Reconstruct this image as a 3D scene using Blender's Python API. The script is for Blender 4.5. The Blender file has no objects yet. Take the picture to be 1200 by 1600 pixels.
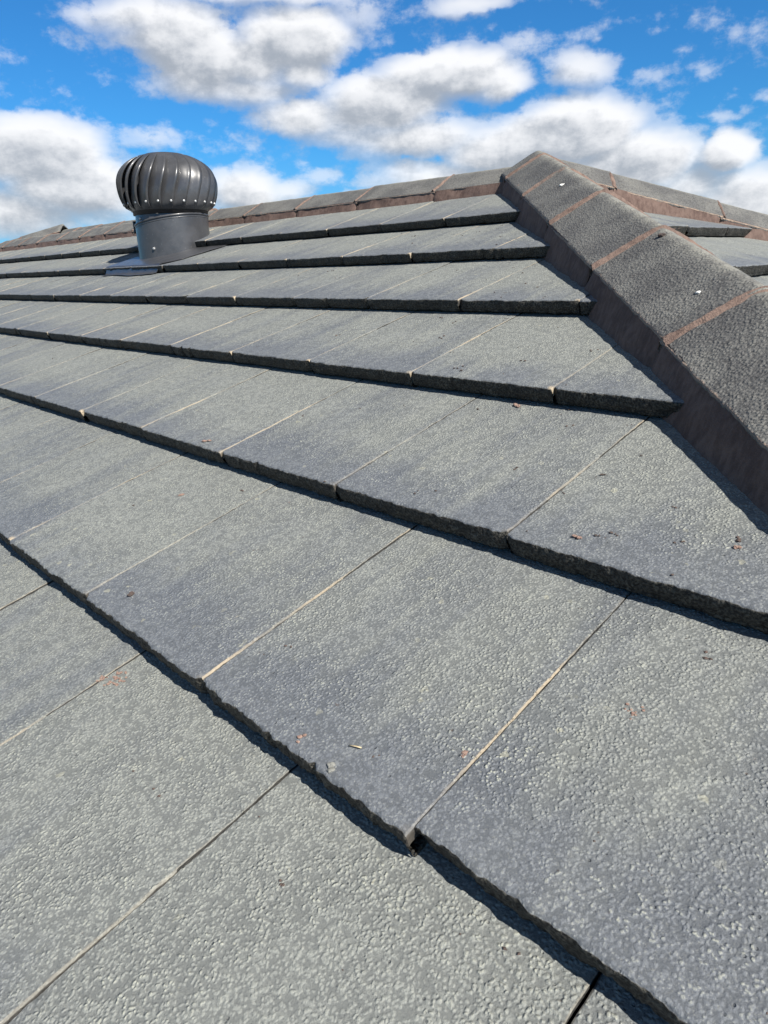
import bpy, math, random
import numpy as np
from mathutils import Matrix, Vector

random.seed(7)
SC = bpy.context.scene
COL = SC.collection
PI = math.pi

# ------------------------------------------------------------------ camera
CAM = (0.29482, -0.30133, 0.43021)
cd = bpy.data.cameras.new("camera")
cam = bpy.data.objects.new("camera", cd)
COL.objects.link(cam)
Rm = np.array([[0.69696, 0.21680, -0.68355], [0.71644, -0.25152, 0.65073], [-0.03085, -0.94326, -0.33063]])
mw = Matrix(((Rm[0][0], -Rm[0][1], -Rm[0][2], CAM[0]),
             (Rm[1][0], -Rm[1][1], -Rm[1][2], CAM[1]),
             (Rm[2][0], -Rm[2][1], -Rm[2][2], CAM[2]), (0, 0, 0, 1)))
cam.matrix_world = mw
cd.sensor_fit = 'HORIZONTAL'
cd.sensor_width = 36.0
cd.lens = 36.0 * 1091.96 / 1200.0
cd.clip_start = 0.02
cd.clip_end = 3000
SC.camera = cam
SC.render.resolution_x = 768
SC.render.resolution_y = 1024
SC.view_settings.view_transform = 'Standard'
SC.view_settings.look = 'None'
SC.view_settings.exposure = 0.8
SC.view_settings.gamma = 1.0

# ------------------------------------------------------------------ node helper
class NT:
    def __init__(s, tree):
        s.t = tree
        tree.nodes.clear()
    def n(s, typ, **kw):
        nd = s.t.nodes.new(typ)
        for k, v in kw.items():
            setattr(nd, k, v)
        return nd
    def put(s, sock, v):
        if isinstance(v, bpy.types.NodeSocket):
            s.t.links.new(v, sock)
        elif v is not None:
            try:
                sock.default_value = v
            except Exception:
                sock.default_value = tuple(v) + (1.0,) if hasattr(v, '__len__') and len(v) == 3 else v
    def m(s, op, a, b=None, c=None, clamp=False):
        nd = s.n('ShaderNodeMath', operation=op, use_clamp=clamp)
        s.put(nd.inputs[0], a)
        if b is not None: s.put(nd.inputs[1], b)
        if c is not None: s.put(nd.inputs[2], c)
        return nd.outputs[0]
    def vm(s, op, a, b=None, out=0):
        nd = s.n('ShaderNodeVectorMath', operation=op)
        s.put(nd.inputs[0], a)
        if b is not None: s.put(nd.inputs[1], b)
        return nd.outputs[out]
    def step(s, x, a, b, lo=0.0, hi=1.0, smooth=True):
        nd = s.n('ShaderNodeMapRange', interpolation_type='SMOOTHSTEP' if smooth else 'LINEAR')
        s.put(nd.inputs[0], x)
        for i, v in enumerate((a, b, lo, hi)): s.put(nd.inputs[i + 1], v)
        return nd.outputs[0]
    def noise(s, vec, scale, detail=3.0, rough=0.55, dist=0.0, out=0):
        nd = s.n('ShaderNodeTexNoise')
        s.put(nd.inputs['Vector'], vec)
        nd.inputs['Scale'].default_value = scale
        nd.inputs['Detail'].default_value = detail
        nd.inputs['Roughness'].default_value = rough
        nd.inputs['Distortion'].default_value = dist
        return nd.outputs[out]
    def voro(s, vec, scale, feature='F1', out='Distance', smooth=None):
        nd = s.n('ShaderNodeTexVoronoi', feature=feature)
        s.put(nd.inputs['Vector'], vec)
        nd.inputs['Scale'].default_value = scale
        if smooth is not None: nd.inputs['Smoothness'].default_value = smooth
        return nd.outputs[out]
    def mix(s, f, a, b, mode='MIX'):
        nd = s.n('ShaderNodeMix', data_type='RGBA', blend_type=mode)
        s.put(nd.inputs[0], f)
        for i, v in ((6, a), (7, b)):
            if isinstance(v, tuple) and len(v) == 3: v = v + (1.0,)
            s.put(nd.inputs[i], v)
        return nd.outputs[2]
    def comb(s, x, y, z):
        nd = s.n('ShaderNodeCombineXYZ')
        for i, v in enumerate((x, y, z)): s.put(nd.inputs[i], v)
        return nd.outputs[0]
    def sep(s, v):
        nd = s.n('ShaderNodeSeparateXYZ'); s.put(nd.inputs[0], v)
        return nd.outputs

# ------------------------------------------------------------------ sun and sky
SUN = Vector((0.97, -0.118, 1.017)).normalized()
EL = math.asin(SUN.z)
sd = bpy.data.lights.new("sun", 'SUN')
sd.energy = 5.0
sd.angle = math.radians(0.53)
sd.color = (1.0, 0.95, 0.87)
so = bpy.data.objects.new("sun", sd)
so.rotation_euler = SUN.to_track_quat('Z', 'Y').to_euler()
so.location = (4, 0, 6)
COL.objects.link(so)

world = bpy.data.worlds.new("World")
SC.world = world
world.use_nodes = True
# cloud banks: azimuth, elevation, half-width, half-height (degrees), weight
CLOUDS = [(150.5, 15.9, 6.2, 1.4, 1), (141.4, 14.8, 4.5, 2.2, 1.3), (147.9, 13.6, 4.9, 2.0, 1.2), (145.0, 12.0, 4.9, 1.5, 0.9), (154.6, 15.9, 3.1, 0.9, 0.7), (130.8, 12.6, 5.2, 1.8, 1.3), (135.4, 11.1, 5.9, 2.1, 1.2), (141.5, 10.3, 4.3, 1.5, 1.0), (133.2, 8.8, 6.9, 1.7, 1), (127.0, 12.0, 2.4, 1.5, 1), (137.4, 9.3, 5.5, 1.2, 0.8), (121.6, 8.6, 5.1, 2.4, 1.3), (117.3, 6.5, 4.9, 2.2, 1.2), (127.1, 7.7, 4.9, 2.2, 1.1), (131.3, 6.2, 6.0, 1.5, 0.9), (123.4, 6.3, 6.6, 1.6, 1), (111.9, 6.5, 2.3, 1.5, 1.2), (109.7, 3.6, 4.5, 2.4, 1.1), (113.8, 4.7, 3.6, 1.8, 0.9), (121.7, 12.4, 3.0, 1.4, 0.85), (125.9, 13.9, 2.2, 1.1, 0.6), (116.2, 11.8, 1.9, 0.7, 0.45), (115.0, 12.8, 1.0, 0.5, 0.3), (110.1, 9.6, 1.2, 0.5, 0.4), (112.5, 8.5, 1.4, 0.5, 0.5), (159.9, 8.1, 5.7, 2.3, 1.3), (157.4, 6.0, 5.5, 2.4, 1.2), (161.7, 4.3, 4.9, 2.0, 1), (160.2, 9.7, 3.5, 0.9, 0.9), (151.7, 9.1, 2.5, 0.9, 0.6), (156.5, 4.1, 3.9, 1.0, 0.7), (145.8, 5.6, 3.3, 1.9, 1.1), (142.8, 5.5, 2.8, 1.1, 0.8), (147.3, 6.6, 2.1, 1.0, 0.7), (140.1, 6.4, 2.6, 0.9, 0.55), (136.1, 5.9, 2.6, 0.9, 0.6), (129.3, 16.4, 3.8, 0.8, 0.8), (137.0, 16.4, 3.0, 1.4, 0.6), (142.7, 17.3, 8.4, 0.8, 0.8), (115.1, 16.6, 5.7, 1.0, 0.8), (121.5, 14.3, 1.1, 0.6, 0.4),
          (133.7, 6.8, 3.3, 1.0, 0.8), (128.0, 5.6, 7.3, 1.3, 1.0), (121.6, 5.1, 5.2, 1.2, 1.0), (111.6, 2.7, 4.3, 1.4, 1.0), (160.3, 3.5, 3.7, 0.9, 0.8), (144.7, 4.6, 4.3, 0.9, 0.9), (137.6, 4.8, 2.9, 0.7, 0.7), (147.6, 12.3, 5.2, 1.1, 0.9), (140.8, 13.1, 2.6, 1.5, 1.0),  (149, 14.8, 5.0, 1.9, 1.15), (144.5, 13.6, 3.5, 1.6, 1.1), (137.5, 10.3, 3.6, 1.4, 1.0), (125, 8.3, 4, 1.7, 1.1), (175, 9, 7, 3, 1.1), (98, 8, 6, 3, 1.1), (60, 9, 12, 3, .8), (250, 10, 18, 3, .8)]

def cloud_group():
    g = bpy.data.node_groups.new("cloud_field", 'ShaderNodeTree')
    g.interface.new_socket("AzEl", in_out='INPUT', socket_type='NodeSocketVector')
    g.interface.new_socket("Field", in_out='OUTPUT', socket_type='NodeSocketFloat')
    g.interface.new_socket("Thick", in_out='OUTPUT', socket_type='NodeSocketFloat')
    N = NT(g)
    gi = N.n('NodeGroupInput').outputs[0]
    go = N.n('NodeGroupOutput')
    # warp
    w = N.noise(N.vm('MULTIPLY', gi, (0.5, 0.9, 1)), 0.45, 3, 0.6, out=1)
    w = N.vm('MULTIPLY', N.vm('SUBTRACT', w, (0.5, 0.5, 0.5)), (2.6, 1.5, 0))
    p = N.vm('ADD', gi, w)
    tot = None
    for az, el, rx, ry, wt in CLOUDS:
        q = N.vm('MULTIPLY', N.vm('SUBTRACT', p, (az, el, 0)), (1.0 / (rx * 1.2), 1.0 / (ry * 1.2), 0))
        d2 = N.vm('DOT_PRODUCT', q, q, out=1)
        f = N.m('MULTIPLY', N.m('SUBTRACT', 1.0, d2, clamp=True), wt)
        tot = f if tot is None else N.m('SMOOTH_MAX', tot, f, 0.25)
    n1 = N.noise(N.vm('MULTIPLY', gi, (0.62, 1.0, 1)), 0.42, 9, 0.60)
    n2 = N.voro(N.vm('MULTIPLY', p, (0.8, 1.15, 1)), 0.85, 'SMOOTH_F1', smooth=0.6)
    fld = N.m('ADD', tot, N.m('MULTIPLY', N.m('SUBTRACT', n1, 0.5), 1.25))
    fld = N.m('ADD', fld, N.m('MULTIPLY', N.m('SUBTRACT', 0.45, n2), 0.38))
    n3 = N.noise(N.vm('MULTIPLY', gi, (0.8, 1.1, 1)), 2.2, 6, 0.65)
    fld = N.m('ADD', fld, N.m('MULTIPLY', N.m('SUBTRACT', n3, 0.5), 0.52))
    N.put(go.inputs[0], fld)
    N.put(go.inputs[1], tot)
    return g

def build_world():
    N = NT(world.node_tree)
    sky = N.n('ShaderNodeTexSky', sky_type='NISHITA')
    sky.sun_disc = False
    sky.sun_elevation = EL
    sky.sun_rotation = math.atan2(SUN.x, SUN.y)
    sky.air_density = 1.0
    sky.dust_density = 0.3
    sky.ozone_density = 3.0
    tc = N.n('ShaderNodeTexCoord').outputs['Generated']
    d = N.vm('NORMALIZE', tc)
    x, y, z = N.sep(d)
    az = N.m('MULTIPLY', N.m('ARCTAN2', y, x), 180 / PI)
    az = N.m('ADD', az, N.m('MULTIPLY', N.m('LESS_THAN', az, 0.0), 360.0))
    el = N.m('MULTIPLY', N.m('ARCSINE', z), 180 / PI)
    ae = N.comb(az, el, 0.0)
    g = cloud_group()
    def field(v):
        nd = N.n('ShaderNodeGroup'); nd.node_tree = g
        N.put(nd.inputs[0], v)
        return nd.outputs
    a = field(ae)
    b = field(N.vm('ADD', ae, (-0.75, 0.95, 0)))
    alpha = N.m('MULTIPLY', N.step(a[0], 0.15, 0.58), N.step(a[1], 0.35, 1.0, 0.42, 1.0))
    lit = N.m('SUBTRACT', a[0], b[0])
    lit = N.step(lit, -0.55, 0.6)
    thick = N.step(b[1], 0.3, 1.15)
    shade = N.m('ADD', N.m('MULTIPLY', lit, 0.75), N.m('MULTIPLY', N.m('SUBTRACT', 1.0, thick), 0.38), clamp=True)
    ccol = N.mix(shade, (4.0, 4.4, 5.0), (10.0, 10.05, 10.2))
    skyc = N.mix(1.0, sky.outputs[0], (0.26, 0.83, 1.30), 'MULTIPLY')
    haze = N.step(el, 0.0, 9.0, 0.5, 0.0)
    skyc = N.mix(haze, skyc, (2.7, 4.9, 8.7))
    skyc = N.mix(N.step(el, 19.0, 40.0, 0.0, 0.8), skyc, (1.35, 1.45, 1.7))  # upper sky, out of view, greyed to take blue out of the shadows
    up = N.step(el, -0.5, 0.5)
    alpha = N.m('MULTIPLY', alpha, N.m('MULTIPLY', up, 0.97))
    c = N.mix(alpha, skyc, ccol)
    bg = N.n('ShaderNodeBackground')
    N.put(bg.inputs[0], c)
    bg.inputs[1].default_value = 0.058
    out = N.n('ShaderNodeOutputWorld')
    N.put(out.inputs[0], bg.outputs[0])
build_world()
world.cycles.sampling_method = 'MANUAL'
world.cycles.sample_map_resolution = 512

# ------------------------------------------------------------------ frames
PITCH = math.radians(19.0)
CA, SA, TA = math.cos(PITCH), math.sin(PITCH), math.tan(PITCH)
W, G, T = 0.30, 0.335, 0.032
RY = 2.0                    # plan line of the main ridge
APX = -1.275                # plan X of the apex
AZ = RY * TA                # height of the two roof planes at the apex
HC = 0.725                  # hip plan line: X + Y = HC
LEX = -6.95                 # far end of the main ridge

def main_pt(u, v, h):       # u along the course, v up the slope, h off the plane
    return np.stack([u, v * CA - h * SA, v * SA + h * CA], -1)
def end_pt(u, v, h):        # hip-end slope facing +X: u = world Y, v up the slope towards -X (v=0 at apex line)
    return np.stack([APX - v * CA + h * SA, u, AZ + v * SA + h * CA], -1)
def back_pt(u, v, h):       # rear slope facing +Y
    return np.stack([u, 2 * RY - v * CA + h * SA, v * SA + h * CA], -1)

# ------------------------------------------------------------------ numpy noise
_rs = np.random.RandomState(11)
_perm = _rs.permutation(4096)
_val = _rs.rand(4096)
def vnoise(p):
    i = np.floor(p).astype(np.int64); f = p - i
    f = f * f * (3 - 2 * f)
    def h(a, b, c):
        return _val[_perm[(_perm[(_perm[a & 4095] + b) & 4095] + c) & 4095]]
    r = 0
    for dx in (0, 1):
        for dy in (0, 1):
            for dz in (0, 1):
                w = (f[..., 0] if dx else 1 - f[..., 0]) * (f[..., 1] if dy else 1 - f[..., 1]) * (f[..., 2] if dz else 1 - f[..., 2])
                r = r + w * h(i[..., 0] + dx, i[..., 1] + dy, i[..., 2] + dz)
    return r - 0.5
def fbm(p, sc, o=3):
    r = 0; a = 1.0
    for k in range(o):
        r = r + a * vnoise(p * sc + 17.3 * k); a *= 0.5; sc *= 2.03
    return r

# ------------------------------------------------------------------ mesh helpers
def mesh_obj(name, V, F, mats, parent=None, uv=None, midx=None, smooth=True, loc=None):
    me = bpy.data.meshes.new(name)
    V = np.asarray(V, dtype=np.float64).reshape(-1, 3)
    o = bpy.data.objects.new(name, me)
    if loc is not None:
        V = V - np.asarray(loc)
        o.location = loc
    F = np.asarray(F)
    if F.ndim == 2:
        nf, k = F.shape
        me.vertices.add(len(V)); me.vertices.foreach_set('co', V.ravel())
        me.loops.add(nf * k); me.loops.foreach_set('vertex_index', F.ravel().astype(np.int32))
        me.polygons.add(nf)
        me.polygons.foreach_set('loop_start', np.arange(0, nf * k, k, dtype=np.int32))
        me.polygons.foreach_set('loop_total', np.full(nf, k, dtype=np.int32))
    else:
        me.from_pydata([tuple(v) for v in V], [], [list(f) for f in F])
    if midx is not None: me.polygons.foreach_set('material_index', np.asarray(midx, dtype=np.int32))
    me.polygons.foreach_set('use_smooth', np.full(len(me.polygons), bool(smooth)))
    me.update(calc_edges=True)
    if uv is not None:
        li = np.empty(len(me.loops), dtype=np.int32); me.loops.foreach_get('vertex_index', li)
        for nm, arr in uv.items():
            l = me.uv_layers.new(name=nm)
            l.data.foreach_set('uv', np.asarray(arr)[li].astype(np.float32).ravel())
    for m in (mats if isinstance(mats, (list, tuple)) else [mats]): me.materials.append(m)
    COL.objects.link(o)
    if parent is not None:
        o.parent = parent
    return o

def grid_faces(nr, nc, off=0, wrap=False):
    r = np.arange(nr - 1)[:, None]; c = np.arange(nc if wrap else nc - 1)[None, :]
    c2 = (c + 1) % nc
    a = r * nc + c; b = r * nc + c2; d = (r + 1) * nc + c; e = (r + 1) * nc + c2
    return (np.stack([a, b, e, d], -1).reshape(-1, 4) + off)

class MB:
    def __init__(s): s.V = []; s.F = []; s.n = 0
    def add(s, V, F):
        V = np.asarray(V, float).reshape(-1, 3)
        s.V.append(V); s.F += [[int(i) + s.n for i in f] for f in F]; s.n += len(V)
    def sweep(s, P, prof, wrap=True, closed=False, cap=True):
        P = np.asarray(P, float)
        n = len(P); k = len(prof)
        V = []
        for i in range(n):
            a = P[(i - 1) % n] if (closed or i > 0) else P[i]
            b = P[(i + 1) % n] if (closed or i < n - 1) else P[i]
            t = (b - a) / np.linalg.norm(b - a)
            up = np.array([0, 0, 1.0]) if abs(t[2]) < 0.95 else np.array([1.0, 0, 0])
            x = np.cross(t, up); x /= np.linalg.norm(x); y = np.cross(x, t)
            V += [P[i] + x * q[0] + y * q[1] for q in prof]
        F = [[i * k + j, i * k + (j + 1) % k, ((i + 1) % n) * k + (j + 1) % k, ((i + 1) % n) * k + j] for i in range(n if closed else n - 1) for j in range(k)]
        if not closed and cap: F += [list(range(k))[::-1], [(n - 1) * k + j for j in range(k)]]
        s.add(V, F)
    def lathe(s, prof, c, n=48):
        V = []
        for r, z in prof:
            for j in range(n):
                t = 2 * PI * j / n
                V.append((c[0] + r * math.cos(t), c[1] + r * math.sin(t), c[2] + z))
        s.add(V, grid_faces(len(prof), n, 0, True))
    def build(s, name, mat, parent=None, smooth=True, loc=None):
        V = np.concatenate(s.V)
        me = bpy.data.meshes.new(name)
        if loc is None: loc = np.zeros(3)
        me.from_pydata([tuple(v) for v in (V - np.asarray(loc))], [], s.F)
        me.polygons.foreach_set('use_smooth', np.full(len(me.polygons), bool(smooth)))
        me.update()
        me.materials.append(mat)
        o = bpy.data.objects.new(name, me); o.location = loc
        COL.objects.link(o)
        if parent is not None: o.parent = parent
        return o

def empty(name, loc=(0, 0, 0)):
    o = bpy.data.objects.new(name, None); o.location = loc; o.empty_display_size = 0.1
    COL.objects.link(o)
    return o
def tag(o, label=None, cat=None, group=None, kind=None):
    if label: o['label'] = label
    if cat: o['category'] = cat
    if group: o['group'] = group
    if kind: o['kind'] = kind
    return o

# ------------------------------------------------------------------ materials
def new_mat(name):
    m = bpy.data.materials.new(name); m.use_nodes = True
    N = NT(m.node_tree)
    b = N.n('ShaderNodeBsdfPrincipled'); o = N.n('ShaderNodeOutputMaterial')
    m.node_tree.links.new(b.outputs[0], o.inputs[0])
    return m, N, b
def bump(N, h, strength, dist, normal=None):
    nd = N.n('ShaderNodeBump')
    nd.inputs['Strength'].default_value = strength
    nd.inputs['Distance'].default_value = dist
    N.put(nd.inputs['Height'], h)
    if normal is not None: N.put(nd.inputs['Normal'], normal)
    return nd.outputs[0]

def tile_material():
    m, N, b = new_mat("concrete_tile")
    pos = N.n('ShaderNodeNewGeometry').outputs['Position']
    uvw = N.n('ShaderNodeUVMap', uv_map='plane').outputs[0]      # metres on the slope
    loc = N.n('ShaderNodeUVMap', uv_map='local').outputs[0]      # 0..1 across, metres up from the nose
    lu, lv, _ = N.sep(loc)
    rnd = N.n('ShaderNodeObjectInfo').outputs['Random']
    # downslope streaks
    st = N.noise(N.vm('MULTIPLY', uvw, (26, 1.5, 1)), 1.0, 4, 0.6)
    st2 = N.noise(N.vm('ADD', N.vm('MULTIPLY', uvw, (7.0, 1.2, 1)), (9, 4, 0)), 1.0, 2, 0.5)
    patch = N.noise(pos, 7.0, 4, 0.6)
    tint = N.m('ADD', N.m('MULTIPLY', st, 0.42), N.m('MULTIPLY', st2, 0.42))
    tint = N.m('ADD', tint, N.m('MULTIPLY', patch, 0.20))
    tint = N.m('ADD', N.m('ADD', tint, 0.05), N.m('MULTIPLY', N.m('SUBTRACT', rnd, 0.5), 0.14))
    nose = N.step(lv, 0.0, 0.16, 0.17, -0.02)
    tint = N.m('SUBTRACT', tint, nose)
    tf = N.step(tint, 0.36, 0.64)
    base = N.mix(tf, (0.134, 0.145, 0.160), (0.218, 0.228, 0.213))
    # orange-peel lumps
    warp = N.vm('ADD', pos, N.vm('MULTIPLY', N.vm('SUBTRACT', N.noise(pos, 160, 1, 0.5, out=1), (.5, .5, .5)), (0.0035, 0.0035, 0.0035)))
    v1 = N.voro(warp, 300, 'SMOOTH_F1', smooth=0.55)
    n1 = N.noise(pos, 430, 4, 0.70)
    n2 = N.noise(pos, 90, 2, 0.5)
    lump = N.m('ADD', N.m('MULTIPLY', N.step(v1, 0.62, 0.12), 0.6), N.m('MULTIPLY', n1, 0.65))
    lump = N.m('MULTIPLY', lump, N.step(n2, 0.30, 0.62, 0.45, 1.0))
    amt = N.step(lv, 0.004, 0.085, 0.40, 1.0)
    amt = N.m('MULTIPLY', amt, N.step(N.noise(pos, 11, 3, 0.6), 0.36, 0.62, 0.55, 1.12))
    # air holes left in the casting
    pv_ = N.voro(N.vm('ADD', pos, (3.1, 0, 0)), 120, 'F1')
    pin = N.m('MULTIPLY', N.step(pv_, 0.17, 0.09), N.step(N.noise(pos, 48, 2, 0.5), 0.52, 0.60))
    h = N.m('SUBTRACT', N.m('MULTIPLY', lump, amt), N.m('MULTIPLY', pin, 0.4))
    # pale worn tops, darker pits
    cl = N.noise(pos, 16, 3, 0.6)
    tops = N.m('MULTIPLY', N.step(lump, 0.60, 0.86), N.m('MULTIPLY', N.step(cl, 0.38, 0.66, 0.25, 0.95), amt))
    base = N.mix(tops, base, (0.34, 0.35, 0.30))
    spk = N.noise(pos, 620, 2, 0.6)
    base = N.mix(N.m('MULTIPLY', N.step(spk, 0.56, 0.70), 0.40), base, (0.34, 0.34, 0.30))
    base = N.mix(N.m('MULTIPLY', N.step(spk, 0.44, 0.32), 0.40), base, (0.07, 0.075, 0.08))
    pits = N.step(lump, 0.46, 0.20)
    base = N.mix(N.m('MULTIPLY', pits, 0.45), base, (0.045, 0.05, 0.055))
    base = N.mix(N.m('MULTIPLY', pin, 0.35), base, (0.04, 0.04, 0.042))
    # small lichen spots, yellow-green and pale
    lv_ = N.n('ShaderNodeTexVoronoi', feature='F1'); N.put(lv_.inputs['Vector'], warp); lv_.inputs['Scale'].default_value = 150
    lr, lg, lb_ = N.sep(lv_.outputs['Color'])
    lsp = N.m('MULTIPLY', N.step(lv_.outputs['Distance'], N.m('MULTIPLY', lg, 0.30), 0.02), N.m('GREATER_THAN', lr, 0.90))
    lsp = N.m('MULTIPLY', lsp, N.step(N.noise(pos, 13, 3, 0.6), 0.46, 0.62))
    base = N.mix(N.m('MULTIPLY', lsp, 0.45), base, (0.37, 0.36, 0.27))
    # sparse pale scuffs and rusty stains
    sc_ = N.noise(N.vm('MULTIPLY', uvw, (60, 18, 1)), 1.0, 4, 0.65)
    base = N.mix(N.m('MULTIPLY', N.step(sc_, 0.70, 0.80), 0.55), base, (0.42, 0.38, 0.29))
    rs = N.noise(pos, 34, 5, 0.7)
    base = N.mix(N.m('MULTIPLY', N.step(rs, 0.725, 0.78), 0.5), base, (0.26, 0.18, 0.145))
    # dark grit specks
    dk = N.voro(pos, 62, 'F1')
    dsel = N.noise(pos, 21, 2, 0.5)
    dsp = N.m('MULTIPLY', N.step(dk, 0.10, 0.05), N.step(dsel, 0.60, 0.66))
    base = N.mix(N.m('MULTIPLY', dsp, 0.8), base, (0.07, 0.05, 0.04))
    # worn tan arris along the right-hand edge, strongest at the nose corner
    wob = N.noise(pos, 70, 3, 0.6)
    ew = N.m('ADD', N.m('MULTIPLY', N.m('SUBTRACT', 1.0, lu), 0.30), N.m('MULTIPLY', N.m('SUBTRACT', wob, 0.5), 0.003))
    em = N.step(ew, 0.0017, 0.0006)
    wsel = N.step(N.m('ADD', N.noise(pos, 9, 2, 0.5), N.m('MULTIPLY', rnd, 0.2)), 0.42, 0.75, 0.08, 0.85)
    wsel = N.m('MULTIPLY', wsel, N.step(N.m('FRACT', N.m('MULTIPLY', rnd, 7.31)), 0.25, 0.65, 0.25, 1.0))
    em = N.m('MULTIPLY', em, wsel)
    em = N.m('MULTIPLY', em, N.step(ew, -0.0034, -0.0016))
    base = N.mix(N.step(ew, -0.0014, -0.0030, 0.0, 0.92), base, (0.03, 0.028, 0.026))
    # dirt packed in the joint along the left-hand edge
    dw = N.m('ADD', N.m('MULTIPLY', lu, 0.30), N.m('MULTIPLY', N.m('SUBTRACT', wob, 0.5), 0.003))
    base = N.mix(N.step(dw, 0.0016, 0.0004, 0.0, 0.85), base, (0.035, 0.033, 0.03))
    corner = N.m('MULTIPLY', N.step(lv, 0.012, 0.002), N.step(ew, 0.010, 0.003))
    em = N.m('MAXIMUM', em, N.m('MULTIPLY', corner, N.step(N.m('FRACT', N.m('MULTIPLY', rnd, 13.7)), 0.45, 0.8, 0.1, 0.9)))
    base = N.mix(em, base, (0.38, 0.315, 0.225))
    # butt face: raw aggregate, its colour darkened to paint in the shade on the nose
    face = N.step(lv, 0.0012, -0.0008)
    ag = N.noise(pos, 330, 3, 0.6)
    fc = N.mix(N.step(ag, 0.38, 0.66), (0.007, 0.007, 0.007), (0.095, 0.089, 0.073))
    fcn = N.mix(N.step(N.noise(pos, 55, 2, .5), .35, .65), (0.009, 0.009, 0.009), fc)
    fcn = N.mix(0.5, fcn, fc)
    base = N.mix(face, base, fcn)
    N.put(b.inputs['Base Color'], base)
    b.inputs['Roughness'].default_value = 0.62
    N.put(b.inputs['Roughness'], N.step(tf, 0, 1, 0.62, 0.78))
    b.inputs['Specular IOR Level'].default_value = 0.3
    h = N.m('ADD', h, N.m('MULTIPLY', N.noise(pos, 900, 2, 0.6), 0.22))
    hh = N.m('ADD', h, N.m('MULTIPLY', face, N.m('MULTIPLY', ag, 1.2)))
    nrm = bump(N, hh, 1.0, 0.0018)
    N.put(b.inputs['Normal'], nrm)
    return m

def cap_material():
    m, N, b = new_mat("ridge_cap_coating")
    pos = N.n('ShaderNodeNewGeometry').outputs['Position']
    loc = N.n('ShaderNodeUVMap', uv_map='local').outputs[0]      # u: 0 edge .. 1 crest .. , v metres along
    lu, lv, _ = N.sep(loc)
    g1 = N.noise(pos, 300, 3, 0.6)
    g2 = N.voro(pos, 190, 'SMOOTH_F1', smooth=0.5)
    g3 = N.noise(pos, 110, 2, 0.5)
    hgt = N.m('ADD', N.m('MULTIPLY', g1, 0.9), N.m('ADD', N.m('MULTIPLY', N.step(g2, 0.6, 0.1), 0.5), N.m('MULTIPLY', g3, 0.5)))
    pt = N.noise(pos, 9, 4, 0.6)
    base = N.mix(N.step(pt, 0.35, 0.65), (0.100, 0.099, 0.097), (0.155, 0.153, 0.143))
    base = N.mix(N.m('MULTIPLY', N.step(hgt, 0.95, 1.25), 0.4), base, (0.18, 0.18, 0.165))
    base = N.mix(N.m('MULTIPLY', N.step(hgt, 0.80, 0.55), 0.6), base, (0.028, 0.028, 0.03))
    crest = N.m('MULTIPLY', N.step(lu, 0.80, 1.0), N.step(N.noise(pos, 26, 3, .6), 0.35, 0.6, 0.25, 0.8))
    base = N.mix(crest, base, (0.25, 0.245, 0.215))
    edge = N.m('ADD', lu, N.m('MULTIPLY', N.m('SUBTRACT', N.noise(pos, 60, 3, .6), 0.5), 0.07))
    base = N.mix(N.step(edge, 0.030, 0.004, 0, 0.9), base, (0.34, 0.25, 0.19))
    rb = N.m('MULTIPLY', N.step(N.noise(pos, 19, 5, .7), 0.64, 0.72), N.step(lu, 0.45, 0.05))
    base = N.mix(rb, base, (0.24, 0.15, 0.12))
    N.put(b.inputs['Base Color'], base)
    b.inputs['Roughness'].default_value = 0.8
    b.inputs['Specular IOR Level'].default_value = 0.2
    N.put(b.inputs['Normal'], bump(N, hgt, 1.0, 0.0021))
    return m

def mortar_material(name, c1, c2, dist=0.0012):
    m, N, b = new_mat(name)
    pos = N.n('ShaderNodeNewGeometry').outputs['Position']
    xy = N.vm('MULTIPLY', pos, (110, 110, 38))
    st = N.noise(xy, 1.0, 3, 0.6)
    pt = N.noise(pos, 14, 4, 0.65)
    f = N.m('ADD', N.m('MULTIPLY', st, 0.5), N.m('MULTIPLY', pt, 0.5))
    base = N.mix(N.step(f, 0.36, 0.64), c1, c2)
    g = N.noise(pos, 420, 3, 0.6)
    base = N.mix(N.m('MULTIPLY', N.step(g, 0.55, 0.75), 0.35), base, tuple(min(1, c * 1.6) for c in c2))
    N.put(b.inputs['Base Color'], base)
    b.inputs['Roughness'].default_value = 0.85
    b.inputs['Specular IOR Level'].default_value = 0.25
    N.put(b.inputs['Normal'], bump(N, N.m('ADD', g, N.m('MULTIPLY', st, 0.3)), 1.0, dist))
    return m

def paint_material():
    m, N, b = new_mat("dark_grey_painted_steel")
    pos = N.n('ShaderNodeNewGeometry').outputs['Position']
    n = N.noise(pos, 14, 4, 0.6)
    base = N.mix(N.step(n, 0.35, 0.7), (0.050, 0.051, 0.055), (0.068, 0.069, 0.074))
    sp = N.noise(pos, 130, 2, 0.5)
    base = N.mix(N.m('MULTIPLY', N.step(sp, 0.68, 0.74), 0.35), base, (0.22, 0.22, 0.21))
    N.put(b.inputs['Base Color'], base)
    b.inputs['Metallic'].default_value = 0.15
    N.put(b.inputs['Roughness'], N.step(n, 0.3, 0.7, 0.30, 0.42))
    b.inputs['Coat Weight'].default_value = 0.22
    b.inputs['Coat Roughness'].default_value = 0.16
    N.put(b.inputs['Normal'], bump(N, N.noise(pos, 22, 2, 0.5), 0.25, 0.003))
    return m

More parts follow.
